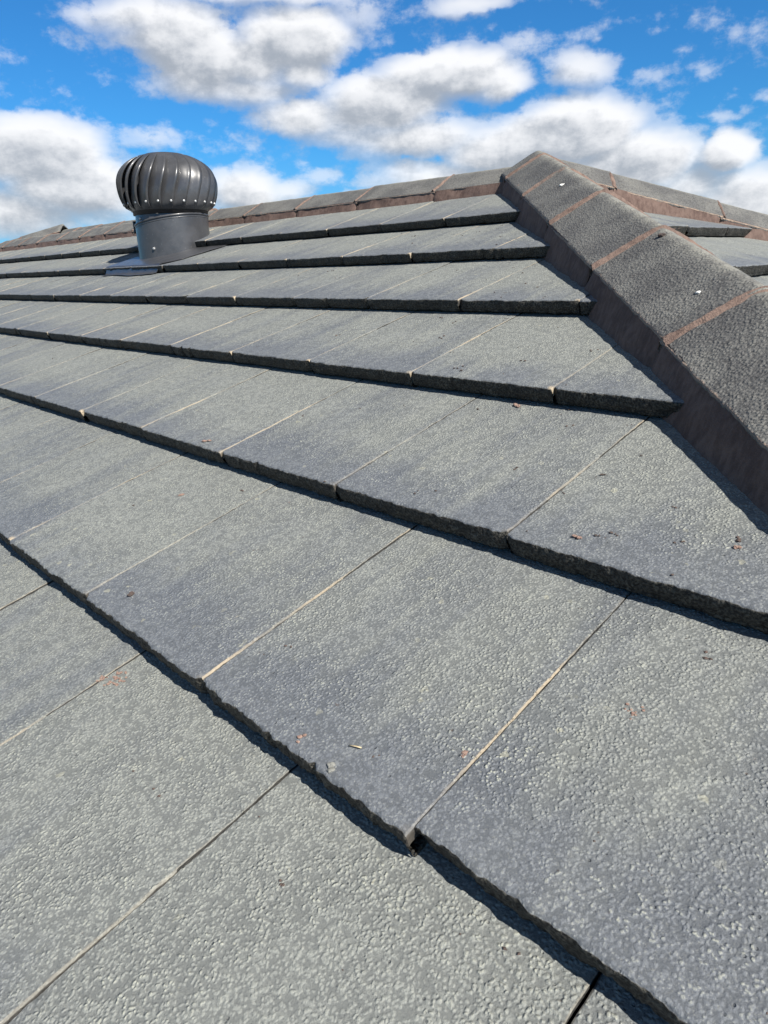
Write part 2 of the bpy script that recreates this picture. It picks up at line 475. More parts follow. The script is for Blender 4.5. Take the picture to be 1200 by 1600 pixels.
def simple(name, c, rough=0.7, metal=0.0, c2=None, sc=60, dist=0.0006):
    m, N, b = new_mat(name)
    pos = N.n('ShaderNodeNewGeometry').outputs['Position']
    n = N.noise(pos, sc, 3, 0.6)
    N.put(b.inputs['Base Color'], N.mix(N.step(n, 0.35, 0.65), c, c2 or tuple(x * 0.7 for x in c)))
    b.inputs['Roughness'].default_value = rough
    b.inputs['Metallic'].default_value = metal
    N.put(b.inputs['Normal'], bump(N, n, 0.8, dist))
    return m

M_TILE = tile_material()
M_CAP = cap_material()
M_POINT = mortar_material("brown_pointing", (0.088, 0.057, 0.048), (0.160, 0.110, 0.091))
M_JOINT = mortar_material("orange_mortar_smear", (0.105, 0.072, 0.060), (0.200, 0.140, 0.114), 0.0022)
M_PAINT = paint_material()
M_INNER = simple("dark_steel_inside", (0.018, 0.018, 0.02), 0.5, 0.3)
M_SCREW = simple("galvanised_screw", (0.50, 0.50, 0.49), 0.4, 0.5, sc=300, dist=0.0002)
M_DECK = simple("dark_roof_lining", (0.02, 0.02, 0.022), 0.9)
M_GROUND = simple("dry_grass_ground", (0.09, 0.10, 0.05), 0.95, c2=(0.14, 0.12, 0.07), sc=0.6, dist=0.02)
M_WALL = simple("cream_rendered_wall", (0.55, 0.50, 0.42), 0.85, sc=25)
M_CRUMB = simple("reddish_mortar_crumb", (0.17, 0.105, 0.085), 0.9, c2=(0.27, 0.19, 0.15), sc=420, dist=0.001)
M_GRIT = simple("dark_grit", (0.09, 0.06, 0.05), 0.9, c2=(0.05, 0.04, 0.035), sc=300)
M_STRAW = simple("dry_straw", (0.62, 0.50, 0.30), 0.7, sc=200)
M_CHIP = simple("grey_stone_chip", (0.20, 0.20, 0.18), 0.8, sc=300)
M_WHITE = simple("chalky_white", (0.72, 0.72, 0.68), 0.8, sc=200)

# ------------------------------------------------------------------ setting
def ground():
    n = 41
    a = np.linspace(-1, 1, n); a = np.sign(a) * np.abs(a) ** 3 * 1500
    X, Y = np.meshgrid(a, a)
    Z = np.full_like(X, -4.2) + 0.15 * fbm(np.stack([X, Y, X * 0], -1), 0.03)
    o = mesh_obj("ground", np.stack([X, Y, Z], -1), grid_faces(n, n), M_GROUND)
    tag(o, kind='structure')
ground()

# ------------------------------------------------------------------ tiles
def tile_mesh(fn, r, k_u, lo=None, hi=None, step=0.01, v0=0.0, u_shift=0.0, v_shift=0.0, tilt=0.0, htop=0.0, seed=0, lift=0.0, chip=0.0, lip=0.002):
    """one interlocking flat tile; r row nose position v, k_u left joint u; lo/hi clip functions u(v)"""
    L = G + 0.055
    uL, uR = k_u + u_shift + 0.0009, k_u + W + u_shift - 0.0009
    near = step < 0.0035
    # nose profile (dv, h): underside, butt face, rounded arris
    prof = [(0.030, 0.0035), (0.006, 0.0030), (0.0015, 0.0042), (0.0000, 0.0075), (0.0012, 0.0095), (0.0002, 0.0115),
            (-0.0004, 0.0160), (-0.0006, 0.0210), (-0.0004, 0.0252), (-0.0002, 0.0284), (0.0006, 0.0303), (0.0022, 0.0314)]
    nv = max(6, int((L - 0.006) / step))
    top = np.linspace(0.0045, L, nv)
    pv = np.array([q[0] for q in prof] + list(top))
    ph = np.array([q[1] for q in prof] + [T - (T - htop) * t / G for t in top])
    nu = max(8, int((uR - uL) / step))
    tu = np.linspace(0, 1, nu)
    e = 0.0008 / (uR - uL)
    ti = tu[(tu > 4 * e) & (tu < 1 - 4 * e)]
    # doubled columns keep the arrises crisp
    tcol = np.concatenate([[0, 0, 0, 0, e, e, 2.5 * e], ti, [1 - 2.5 * e, 1 - e, 1 - e, 1, 1, 1, 1]])
    drop = np.concatenate([[0.014, 0.006, 0.0008, 0.0008, 0, 0, 0], np.zeros(len(ti)), [0, 0, 0, 0.0008, 0.0008, 0.006, 0.014]])
    TU, PV = np.meshgrid(tcol, pv)
    _, PH = np.meshgrid(tcol, ph)
    DR, _ = np.meshgrid(drop, pv)
    V = r + v_shift + PV
    l = np.full_like(V, uL); h_ = np.full_like(V, uR)
    if hi is not None: h_ = np.minimum(h_, hi(V))
    if lo is not None: l = np.maximum(l, lo(V))
    h_ = np.maximum(h_, l + 0.0008)
    U = l + (h_ - l) * TU
    istop = (np.arange(len(pv)) >= len(prof) - 3)[:, None]
    H = PH + lift + tilt * (TU - 0.5) * (PH > 0.02) - DR * np.where(PH > 0.012, 1.0, 0.3) + lip * (TU - 0.5) * (PV >= 0)
    q = np.stack([U + seed * 0.37, V, H], -1)
    # gentle warping of the face, ragged butt and arris
    H = H + 0.0012 * fbm(q, 14, 2) * istop
    edge = np.exp(-np.maximum(PV, 0) / 0.006)
    uedge = np.maximum(np.exp(-(TU * (uR - uL)) / 0.004), np.exp(-((1 - TU) * (uR - uL)) / 0.004))
    V = V + edge * 0.0022 * fbm(q + 2.2, 240, 2)
    a1 = fbm(q, 95, 3); a2 = fbm(q + 5.1, 38, 3); a3 = fbm(q + 9.7, 130, 3)
    V = V + edge * (0.0022 * a1 + 0.0028 * a2)
    H = H + edge * 0.0016 * a3
    U = U + uedge * (0.0009 * a1 + 0.0006 * a2)
    H = H - uedge * istop * 0.0010 * (a3 + 0.3)
    low = np.exp(-((PH - 0.004) / 0.005) ** 2) * (PV < 0.02)
    V = V + low * (0.0045 * fbm(q + 3.3, 48, 3) + 0.001)
    # chips at the nose corners and along the arris
    for cu, amp in ((1.0, chip), (0.0, 0.006)):
        dcn = np.sqrt(((TU - cu) * (uR - uL)) ** 2 + np.maximum(PV, 0) ** 2)
        V = V + np.exp(-(dcn / 0.007) ** 2) * amp * (0.5 + a2)
    cr = np.clip(fbm(q * np.array([1, 0, 0.15]) + 31.7, 46, 2) - 0.30, 0, 1)
    V = V + edge * cr * 0.035
    P = fn(U, V, H)
    uvp = np.stack([U, V], -1).reshape(-1, 2)
    WS = np.where(TU > 0.5, 1.0, -1.0) * np.where((TU <= 0) | (TU >= 1), DR, 0.0) / 0.3     # depth down the side wall
    uvl = np.stack([TU + WS, PV], -1)
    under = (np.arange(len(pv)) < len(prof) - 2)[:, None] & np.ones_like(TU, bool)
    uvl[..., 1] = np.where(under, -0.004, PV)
    F = grid_faces(*U.shape)
    if fn is end_pt or fn is back_pt:
        pass
    return P.reshape(-1, 3), F, uvp, uvl.reshape(-1, 2)

camC = np.array(CAM)
def proj(p):
    c = (p - camC) @ Rm
    z = np.where(np.abs(c[..., 2]) < 1e-4, 1e-4, c[..., 2])
    return 384 + 698.9 * c[..., 0] / z, 512 + 698.9 * c[..., 1] / z, c[..., 2]
def seen_area(fn, r, u, hi=None):
    us = np.linspace(u, u + W, 9); vs = np.linspace(r, r + G, 9)
    U, V = np.meshgrid(us, vs)
    ok = np.ones_like(U, bool)
    if hi is not None: ok = U < hi(V)
    x, y, z = proj(fn(U, V, U * 0 + 0.01))
    ins = ok & (z > 0.05) & (x > 0) & (x < 768) & (y > 0) & (y < 1024)
    if ins.sum() == 0: return 0.0
    d = np.linalg.norm(fn(U, V, U * 0) - camC, axis=-1)[ins].min()
    return ins.mean() / d ** 3

roof = empty("tiled_roof", (APX, RY, AZ))
tag(roof, "hipped house roof of grey flat concrete tiles with mortared ridge and hip caps", "roof")
bpy.context.view_layer.update()
ROOT = roof
def own(o):
    o.parent = roof
    o.matrix_parent_inverse = Matrix.Translation(roof.location).inverted()
    return o

clip_main = lambda v: (0.552 - 0.9455 * v)         # near hip
clip_left = lambda v: (LEX - 0.35 - (RY - v * CA))  # far hip of the main slope
VF = {0: 0.006, 5: 0.0}
jobs = []
for row in range(-4, 6):
    off = 0.5 if row % 2 else 0.0
    vn = row * G
    k0 = int(math.floor((-9.5) / W)) if row > 1 else int(math.floor(-4.0 / W)) - 4 * (row + 4)
    for k in range(k0, 14):
        u = (k + off) * W
        if u + 0.0 > clip_main(vn) - 0.006: continue
        if row > 0 and u + W < clip_left(vn): continue
        jobs.append(('m', row, k, u, vn))
for j in range(1, 11):      # hip-end slope rows, nose at slope distance below the apex
    vn = -(0.285 + G * (j - 1))
    off = 0.5 if j % 2 else 0.0
    for k in range(-12, 20):
        u = 1.62 + (k + off) * W
        # clip: X+Y>HC and X-Y< ...
        half = -vn * CA
        if u + W < RY - half - 0.15 or u > RY + half + 0.1: continue
        jobs.append(('e', j, k, u, vn))

end_lo = lambda v: RY + v * CA + 0.13
end_hi = lambda v: RY - v * CA - 0.12
def job_fn(j):
    return main_pt if j[0] == 'm' else end_pt
area = []
for jb in jobs:
    if jb[0] == 'm': a = seen_area(main_pt, jb[4], jb[3], clip_main)
    else:
        a = seen_area(end_pt, jb[4], jb[3])
        if not (jb[1] <= 3): a = a * 0.02
    area.append(a)
order = sorted(range(len(jobs)), key=lambda i: -area[i])
named = set(i for i in order[:100] if area[i] > 0)
rest = []
rr = random.Random(5)
USH = {0: 0.002, 1: 0.003, 2: 0.004, 3: 0.0, 4: 0.001, 5: 0.003}
for i, jb in enumerate(jobs):
    kind, row, k, u, vn = jb
    fn = job_fn(jb)
    mid = fn(np.array([u + W / 2]), np.array([vn + G / 2]), np.array([0.0]))[0]
    d = float(np.linalg.norm(mid - camC))
    st = min(0.03, max(0.0019, 0.0026 * d))
    if area[i] == 0: st = max(st, 0.03)
    kw = dict(step=st, seed=i % 97, tilt=rr.uniform(-.0012, .0018), v_shift=rr.uniform(-.0022, .0022),
              u_shift=rr.uniform(-.0005, .0005), chip=rr.choice([.002, .004, .009]), lip=rr.choice([.0002, .0006, .0010, .0016]))
    if kind == 'm':
        kw['u_shift'] += USH.get(row, 0.0)
        kw['hi'] = clip_main
        if row > 0: kw['lo'] = clip_left
        if row == 5: kw['htop'] = 0.016
        if row == 0 and k == 0: kw['v_shift'] = 0.009; kw['lift'] = -0.0002; kw['lip'] = 0.0006
        if row == 0 and k == -1: kw['v_shift'] = -0.001; kw['chip'] = -0.002; kw['lift'] = 0.0004; kw['lip'] = 0.0016
    else:
        kw['lo'] = end_lo; kw['hi'] = end_hi
        kw['tilt'] *= 1.5
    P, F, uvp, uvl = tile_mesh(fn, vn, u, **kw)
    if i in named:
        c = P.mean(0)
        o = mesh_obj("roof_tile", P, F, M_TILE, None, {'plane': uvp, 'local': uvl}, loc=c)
        own(o)
    else:
        rest.append((P, F, uvp, uvl))
if rest:
    n = 0; Ps = []; Fs = []; A = []; B = []
    for P, F, a, b_ in rest:
        Ps.append(P); Fs.append(F + n); A.append(a); B.append(b_); n += len(P)
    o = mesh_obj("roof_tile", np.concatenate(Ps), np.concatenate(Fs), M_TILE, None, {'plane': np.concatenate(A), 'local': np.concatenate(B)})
    own(o); o['kind'] = 'stuff'

# lining under the tiles and the rear slopes
def deck():
    mb = MB()
    h = -0.022
    def quad(fn, pts):
        P = fn(np.array([p[0] for p in pts], float), np.array([p[1] for p in pts], float), np.full(len(pts), h))
        mb.add(P, [list(range(len(pts)))])
    vr = RY / CA
    quad(main_pt, [(-11, -1.3), (1.78, -1.3), (APX, vr), (LEX - .3, vr)])
    s = -(RY + 1.3 * CA) / CA
    quad(end_pt, [(RY - 3.23, -3.4), (RY + 3.23, -3.4), (RY, 0)])
    quad(back_pt, [(1.78, -1.3), (-11, -1.3), (LEX - .3, vr), (APX, vr)])
    own(mb.build("roof_lining", M_DECK, None, smooth=False))
deck()

# ------------------------------------------------------------------ ridge and hip caps
def cap_run(name, p0, p1, up_first, npieces, halfw, rise, skirt_d, seeds, skirts=(1, 1), wedge=0.004, breaks=None, joint_w=0.0135, flare=0.018):
    """pieces along crest p0 -> p1 (p0 is the upper end). rise: crest above edge. skirt_d: edge to base drop"""
    p0 = np.array(p0, float); p1 = np.array(p1, float)
    t = p1 - p0; Ln = np.linalg.norm(t); t /= Ln
    side = np.cross(t, [0, 0, 1.0]); side /= np.linalg.norm(side)     # right-hand side when looking down the run
    upv = np.cross(side, t)
    br = breaks if breaks is not None else list(np.linspace(0, Ln, npieces + 1))
    for i in range(len(br) - 1):
        a, b_ = br[i], br[i + 1]
        midp = p0 + t * (a + b_) / 2
        d = float(np.linalg.norm(midp - camC))
        st = min(0.02, max(0.003, 0.004 * d))
        ns = max(6, int((b_ - a + 0.03) / st)); 
        s = np.linspace(a - 0.002, b_ + 0.012, ns)
        nq = max(10, int(halfw * 2.3 / st)) | 1
        q = np.linspace(-1, 1, nq)
        # rounded crest profile
        hgt = -rise * (np.sqrt(q * q + 0.005) - math.sqrt(0.005)) / (math.sqrt(1.005) - math.sqrt(0.005))
        S, Qq = np.meshgrid(s, q, indexing='ij')
        _, Hh = np.meshgrid(s, hgt, indexing='ij')
        lift = wedge * (1 - (S - a) / (b_ - a)) * 0 + wedge * ((b_ - S) / (b_ - a)) * -1 + wedge
        jit = rr.uniform(-.002, .002); jz = rr.uniform(-.0015, .0015)
        base = p0[None, None] + t * S[..., None] + side * (Qq * halfw + jit)[..., None]
        Z = Hh + lift + jz
        qq = base + seeds
        Z = Z + 0.0014 * fbm(qq, 11, 2) + 0.0012 * fbm(qq, 70, 2)
        edgeness = np.exp(-(1 - np.abs(Qq)) / 0.05)
        base = base + side * (np.sign(Qq) * edgeness * 0.003 * fbm(qq + 2, 60, 3))[..., None]
        P = base + np.array([0, 0, 1.0]) * 0 + upv * Z[..., None]
        nr, nc = Qq.shape
        # lip: turn the edges and both ends down
        Pl = [P]
        lipL = P[:, :1] - upv * 0.006 + side * 0.003; lipR = P[:, -1:] - upv * 0.006 - side * 0.003
        P = np.concatenate([lipL, P, lipR], 1)
        e0 = P[:1] - upv * 0.014; e1 = P[-1:] - upv * 0.014
        P = np.concatenate([e0, P, e1], 0)
        lu = 1 - np.abs(np.concatenate([[-1], q, [1]])); lu[0] = lu[-1] = 0.05; lv = np.concatenate([[a], s, [b_]])
        LU, LV = np.meshgrid(lu, lv - a)
        cap = mesh_obj(name, P.reshape(-1, 3), grid_faces(*P.shape[:2]), M_CAP, None,
                       {'local': np.stack([LU, LV], -1).reshape(-1, 2)}, loc=midp)
        own(cap)
        # pointing under each edge of this cap
        for sg, on in ((-1, skirts[0]), (1, skirts[1])):
            if not on: continue
            ss = np.linspace(a + 0.001, b_ - 0.001, max(8, int((b_ - a) / max(st, .006))))
            zz = np.linspace(0, 1, 10)
            SS, ZZ = np.meshgrid(ss, zz, indexing='ij')
            pb = p0[None, None] + t * SS[..., None] + side * (sg * (halfw - 0.003 + ZZ * flare))[..., None]
            drop = rise - 0.004 + ZZ * skirt_d
            pb = pb - upv * drop[..., None]
            nn = 0.0075 * fbm(pb + 3 * i, 17, 3) + 0.0022 * fbm(pb, 110, 2)
            pb = pb + side * (sg * nn)[..., None]
            # a shallow notch where two caps meet
            e_ = np.minimum(SS - a, b_ - SS)
            pb = pb - side * (sg * 0.007 * np.exp(-e_ / 0.006))[..., None]
            Fp = grid_faces(*SS.shape)
            if sg < 0: Fp = Fp[:, ::-1]
            sk = mesh_obj("pointing", pb.reshape(-1, 3), Fp, M_POINT, None, loc=midp)
            sk.parent = cap; sk.location = (0, 0, 0)
        # mortar smear across the lower joint
        if i < len(br) - 2 or True:
            c = b_ + 0.012
            nj = 9 if d > 1.5 else 17
            sj = np.linspace(-1, 1, nj + 6)
            qn = max(30, int(2 * halfw / 0.003)) if d < 2.2 else 40
            qj = np.linspace(-1.0, 1.0, qn)
            SJ, QJ = np.meshgrid(sj, qj, indexing='ij')
            hj = -rise * (np.sqrt(QJ * QJ + 0.005) - math.sqrt(0.005)) / (math.sqrt(1.005) - math.sqrt(0.005))
            pc = p0[None, None] + t * c + side * (QJ * halfw * 1.004)[..., None]
            wv = joint_w * (0.72 + 0.62 * fbm(pc + i, 30, 4))
            pc = pc + t * (SJ * wv + 0.008 * fbm(pc + 7, 9, 2))[..., None]
            zj = hj + wedge * (0.5 - 0.5 * np.tanh(SJ * 9)) + 0.0004 + (0.0022 + 0.0016 * fbm(pc, 60, 3)) * (1 - SJ ** 2)
            zj = zj + 0.0022 + 0.0022 * fbm(pc + 3, 150, 3) - 0.0042 * SJ ** 4 - 0.0062 * np.exp(-(QJ / 0.20) ** 2) * np.clip(0.75 + fbm(pc, 40, 2), 0, 1)
            zj = zj + 0.0014 * fbm(pc + seeds, 11, 2)
            Pj = pc + upv * zj[..., None]
            jo = mesh_obj("mortar_joint", Pj.reshape(-1, 3), grid_faces(nj + 6, qn), M_JOINT, None, loc=midp)
            jo.parent = cap; jo.location = (0, 0, 0)

bpy.context.view_layer.update()
HSL = math.sqrt(2 + TA * TA)       # 3D length of a hip per metre of plan Y
# near hip: apex down towards the camera's right
n0 = np.array([APX + 0.004, RY - 0.004, 0.797])
def hip_at(y): k = RY - y; return np.array([APX + k, RY - k, 0.797 - k * TA])
ys = [RY + 0.005, 1.85, 1.60, 1.313, 1.010, 0.713, 0.415, 0.117, -0.18, -0.48, -0.78]
off_ = 0.09     # joints measured on the cap edge sit this much nearer the apex on the crest
brk = [0] + [(RY + 0.005 - (y + off_)) * HSL for y in ys[1:]]
cap_run("hip_cap", hip_at(RY + 0.005), hip_at(ys[-1]), None, 0, 0.127, 0.073, 0.082, 0.0, breaks=brk, flare=0.026)
# main ridge
ze = 0.757
def ridge_breaks():
    return [0.0, 0.36, 0.80, 1.22, 1.65, 2.05, 2.47, 2.90, 3.32, 3.75, 4.17, 4.60, 5.02, 5.45, 5.67]
cap_run("ridge_cap", (APX - 0.02, RY, 0.759), (LEX, RY, ze), None, 0, 0.127, 0.066, 0.045, 1.7, breaks=ridge_breaks())
# far hip of the hip-end slope
A = np.array([APX + 0.02, RY + 0.02, 0.780])
fb = [-0.02, 0.22, 0.62, 1.05, 1.48, 1.9, 2.33, 2.76, 3.18, 3.6]
def fhip(s): return A + np.array([1, 1, -0.385]) / HSL * s
cap_run("hip_cap", fhip(0), fhip(3.6), None, 0, 0.127, 0.066, 0.085, 4.1, breaks=[0.0] + fb[1:])
# far left: hip climbing behind the ridge end, and the upper ridge beyond
E0 = np.array([LEX, RY, ze])
def lhip(s): return E0 + np.array([1, 1, TA]) / HSL * s
kk = 0.37 * HSL
cap_run("hip_cap", lhip(kk), lhip(-1.8), None, 0, 0.135, 0.07, 0.06, 6.1, breaks=[0, .40, .83, 1.26, 1.69, 2.12, kk + 1.8], joint_w=0.04)
P1 = lhip(kk)
cap_run("ridge_cap", P1 + np.array([-.08, 0.02, -.045]), P1 + np.array([2.6, 0.02, -.06]), None, 0, 0.12, 0.06, 0.06, 8.3, breaks=[0, .42, .85, 1.28, 1.7, 2.13, 2.6])

# ------------------------------------------------------------------ turbine vent
VC = np.array([-3.114, 1.560, 0.0]); VC[2] = VC[1] * TA + 0.02
vent = empty("turbine_vent", VC)
tag(vent, "dark grey spinning turbine roof vent with curved vanes on a round metal neck", "roof vent")
def vown(o):
    o.parent = vent
    o.matrix_parent_inverse = Matrix.Translation(VC).inverted()
    return o
NR = 0.174; NH = 0.166
def neck(z0f, z1f, rad0, rad1, name):
    n = 72; rows = 10
    V = []
    for i in range(rows):
        f = i / (rows - 1)
        for j in range(n):
            th = 2 * PI * j / n
            z0 = z0f(th); z1 = z1f(th)
            r = rad0 + (rad1 - rad0) * f
            V.append((VC[0] + r * math.cos(th), VC[1] + r * math.sin(th), VC[2] + z0 + (z1 - z0) * f))
    mb = MB(); mb.add(V, grid_faces(rows, n, 0, True))
    return vown(mb.build(name, M_PAINT, None))
slope = lambda th: NR * math.sin(th) * TA - 0.02
thl = math.radians(200)          # seam is lowest on the side the camera sees as left
seam = lambda th: 0.118 - 0.026 * math.cos(th - thl)
neck(slope, seam, NR + 0.002, NR + 0.002, "lower_neck")
neck(lambda th: seam(th) - 0.004, lambda th: NH, NR - 0.002, NR - 0.006, "upper_neck")
mb = MB()
for dz, rr_ in ((0.0, 0.0056), (-0.012, 0.0026)):
    mb.sweep([(VC[0] + (NR + 0.001) * math.cos(t), VC[1] + (NR + 0.001) * math.sin(t), VC[2] + seam(t) + dz) for t in np.linspace(0, 2 * PI, 73)[:-1]],
             [(rr_ * math.cos(a), rr_ * math.sin(a)) for a in np.linspace(0, 2 * PI, 9)[:-1]], closed=True)
vown(mb.build("seam_bead", M_PAINT, None))
mb = MB()
mb.lathe([(NR - .004, NH - 0.022), (NR + 0.004, NH - 0.020), (NR + 0.005, NH - 0.004), (NR + 0.010, NH), (NR - .03, NH + 0.002)], VC, 72)
vown(mb.build("neck_collar", M_INNER, None))
# latch on the left of the neck
mb = MB()
tl = math.radians(228)
c = VC + np.array([(NR + 0.008) * math.cos(tl), (NR + 0.008) * math.sin(tl), 0.098])
mb.sweep([c + np.array([0, 0, z]) for z in (-0.03, -0.02, 0.015, 0.026)], [(r_[0], r_[1]) for r_ in [(-.009, -.006), (.009, -.006), (.009, .006), (-.009, .006)]])
vown(mb.build("latch", M_INNER, None))
def screw(th, z, r, parent=None, rad=0.0065):
    mb = MB()
    c = VC + np.array([r * math.cos(th), r * math.sin(th), z])
    nrm = np.array([math.cos(th), math.sin(th), 0]); tx = np.array([-math.sin(th), math.cos(th), 0]); tz = np.array([0, 0, 1.0])
    V = []
    for (rr2, hh) in ((rad, -0.004), (rad, 0.001), (rad * .8, 0.0032), (rad * .35, 0.004)):
        for j in range(10):
            a = 2 * PI * j / 10
            V.append(c + nrm * hh + rr2 * (tx * math.cos(a) + tz * math.sin(a)))
    mb.add(V, list(grid_faces(4, 10, 0, True)) + [[30 + j for j in range(10)]])
    o = mb.build("rivet" if parent is not None else "screw", M_SCREW, None)
    if parent is None: vown(o)
    return o
for dth, z in ((-6, 0.148), (-42, 0.128), (-18, -0.010)):
    screw(math.radians(316 + dth), z, NR + 0.002 + (0.004 if z < .1 else -0.003))

# rotor: top cap, hub ring and 24 vanes
H0, H1 = NH + 0.000, NH + 0.250
def rprof(f):            # radius of the rotor at height fraction f
    z = H0 + (H1 - H0) * f
    zc = 0.46
    if f < zc: r = 0.184 + (0.229 - 0.184) * math.sqrt(max(0, 1 - ((zc - f) / zc) ** 2)) ** 1.0
    else:
        x = (f - zc) / (1.04 - zc); r = 0.229 * max(0, 1 - x ** 2.15) ** (1 / 2.05)
    return r, z
NVANE = 23
dth = 2 * PI / NVANE
for kv in range(NVANE):
    V = []; nz, na = 22, 9
    th0 = kv * dth + 0.05
    for i in range(nz):
        f = i / (nz - 1) * 0.955
        r, z = rprof(f)
        mid = math.sin(PI * min(1, f / 0.95)) ** 0.55
        tw = -0.12 * math.cos(PI * f)
        for j in range(na):
            g = j / (na - 1)                       # 0 inner edge -> 1 outer edge
            th = th0 + dth * 1.42 * (g - 0.5) + tw
            rin = -0.040 * mid * (1 - g) ** 1.6
            lip = 0.0085 * mid * max(0.0, (g - 0.80) / 0.2) ** 1.5
            rr3 = r + rin + lip + 0.001 * (1 - mid)
            V.append((VC[0] + rr3 * math.cos(th), VC[1] + rr3 * math.sin(th), VC[2] + z))
        # returned hem: curl the outer edge inwards
        th = th0 + dth * 1.42 * 0.5 + tw + 0.004
        rr3 = r - 0.006 * mid
        V.append((VC[0] + rr3 * math.cos(th), VC[1] + rr3 * math.sin(th), VC[2] + z))
    mb = MB(); mb.add(V, grid_faces(nz, na + 1))
    vane = vown(mb.build("vane", M_PAINT, None))
    rv = screw(th0 + 0.03, H0 + 0.028, rprof(0.11)[0] + 0.003, parent=vane, rad=0.0058)
    rv.parent = vane; 
mb = MB()
mb.lathe([(0.001, H1 + 0.006), (0.05, H1 + 0.005), (0.09, H1 - 0.001), (0.112, H1 - 0.010), (0.118, H1 - 0.018), (0.108, H1 - 0.020)], VC, 64)
vown(mb.build("top_cap", M_PAINT, None))
mb = MB()
mb.lathe([(0.175, H0 - 0.004), (0.185, H0 - 0.003), (0.188, H0 + 0.006), (0.196, H0 + 0.016), (0.190, H0 + 0.018), (0.17, H0 + 0.004)], VC, 72)
vown(mb.build("lower_ring", M_PAINT, None))
mb = MB()
mb.lathe([(0.012, H0 - .1), (0.012, H1)], VC, 16)
vown(mb.build("spindle", M_INNER, None))

# flashing sheet dressed over the tiles
def tile_h(v):
    r = np.floor(v / G); fr = v / G - r
    h = T * (1 - fr)
    s = np.clip((v / G - np.round(v / G)) * G / 0.012, -1, 1)
    near_nose = np.abs(v / G - np.round(v / G)) * G < 0.012
    return np.where(near_nose, T * (0.5 + 0.5 * s), h)
def flashing():
    uc, vc = VC[0], VC[1] / CA
    nu, nv = 60, 60
    V = []; 
    a = np.linspace(0, 1, nu); b_ = np.linspace(0, 1, nv)
    Aa, Bb = np.meshgrid(a, b_)
    vlo = 1.302 + 0.010 * np.sin(Aa * 7); 
    Vv = vlo + Bb * (1.664 - vlo)
    uLf = -3.27 - 0.06 * Bb; uRf = -2.76 + 0.10 * np.clip(Bb * 3, 0, 1)
    Uu = uLf + Aa * (uRf - uLf)
    Hh = tile_h(Vv) + 0.004 + 0.003 * fbm(np.stack([Uu, Vv, Uu * 0], -1), 14, 2)
    Hh = np.maximum(Hh, 0.004)
    P = main_pt(Uu, Vv, Hh)
    o = mesh_obj("flashing", P.reshape(-1, 3), grid_faces(nv, nu), M_PAINT, None, loc=VC)
    sol = o.modifiers.new("thickness", 'SOLIDIFY'); sol.thickness = 0.0015; sol.offset = 1
    o.parent = vent; o.location = (0, 0, 0)
flashing()

# ------------------------------------------------------------------ small things lying on the roof
def crumb(name, mat, u, v, size, label, cat, h=None, flat=0.6, n=1, spread=0.0, seed=1, group=None, fn=main_pt):
    rs = np.random.RandomState(seed)
    mb = MB()
    base = None
    for i in range(n):
        du, dv = (rs.randn(2) * spread) if n > 1 else (0, 0)
        s = size * (rs.uniform(0.5, 1.0) if n > 1 else 1.0)
        vv = v + dv
        hh = (T * (1 - (vv / G - math.floor(vv / G)))) if h is None else h
        c = fn(np.array([u + du]), np.array([vv]), np.array([hh + s * flat * 0.35]))[0]
        if base is None: base = c
        nlat, nlon = 7, 10
        V = []
        for a in range(nlat):
            ph = PI * a / (nlat - 1)
            for b_ in range(nlon):
                th = 2 * PI * b_ / nlon
                d = np.array([math.sin(ph) * math.cos(th), math.sin(ph) * math.sin(th), math.cos(ph) * flat])
                r = s * 0.5 * (1 + 0.9 * float(vnoise((d * 1.7 + i * 3.1 + seed * 7.7)[None])[0]))
                V.append(c + d * r)
        mb.add(V, grid_faces(nlat, nlon, 0, True))
    o = mb.build(name, mat, None, smooth=False, loc=base)
    return tag(o, label, cat, group)

roofs = "on the grey roof tile"
crumb("mortar_crumb", M_CRUMB, -0.431, -0.045, 0.0042, "larger patch of reddish mortar crumbs on the lowest tiles at the left", "crumbs", n=26, spread=0.0062, seed=3)
crumb("mortar_crumb", M_CRUMB, -0.450, -0.056, 0.0036, "small cluster of reddish mortar crumbs just left of the larger reddish crumb patch", "crumbs", n=9, spread=0.0038, seed=4)
crumb("mortar_crumb", M_CRUMB, -0.009, 0.081, 0.0062, "single pinkish mortar crumb lying on the long joint between the two nearest tiles", "crumb", n=4, spread=0.0022, seed=5)
crumb("mortar_crumb", M_CRUMB, -0.143, 0.012, 0.0050, "tan chip on the front edge of the nearest centre tile", "crumb", n=3, spread=0.0022, seed=6)
crumb("stone_chip", M_CHIP, -0.091, 0.005, 0.0085, "pale grey stone chip stuck on the nose of the nearest centre tile", "stone chip", n=3, spread=0.0016, seed=8)
crumb("dry_leaf", M_CRUMB, -0.733, 0.235, 0.012, "small reddish dry leaf flake lying flat in the middle of a left-hand tile", "leaf", flat=0.25, n=2, spread=0.003, seed=9)
crumb("dry_leaf", M_CRUMB, -0.820, 0.352, 0.010, "pale curled flake beside a tile joint on the nose of the third row up", "leaf", flat=0.4, n=3, spread=0.004, seed=10)
crumb("dirt_clod", M_GRIT, -0.530, 0.040, 0.0070, "dark brown dirt clod near the left end of the lowest full row of tile noses", "dirt clod", n=3, spread=0.002, seed=12)
crumb("mortar_crumb", M_CRUMB, -0.358, 0.655, 0.0078, "brown crumb tucked below the dark nose of the fourth row of tiles", "crumb", n=4, spread=0.003, seed=13)
crumb("mortar_crumb", M_CRUMB, -0.072, 0.365, 0.0058, "orange crumb near the nose of the triangular cut tile beside the hip", "crumb", n=3, spread=0.002, seed=14)
crumb("mortar_crumb", M_CRUMB, 0.076, 0.418, 0.0070, "pinkish crumb on the cut tile by the hip shadow at the right edge", "crumb", n=4, spread=0.002, seed=15)
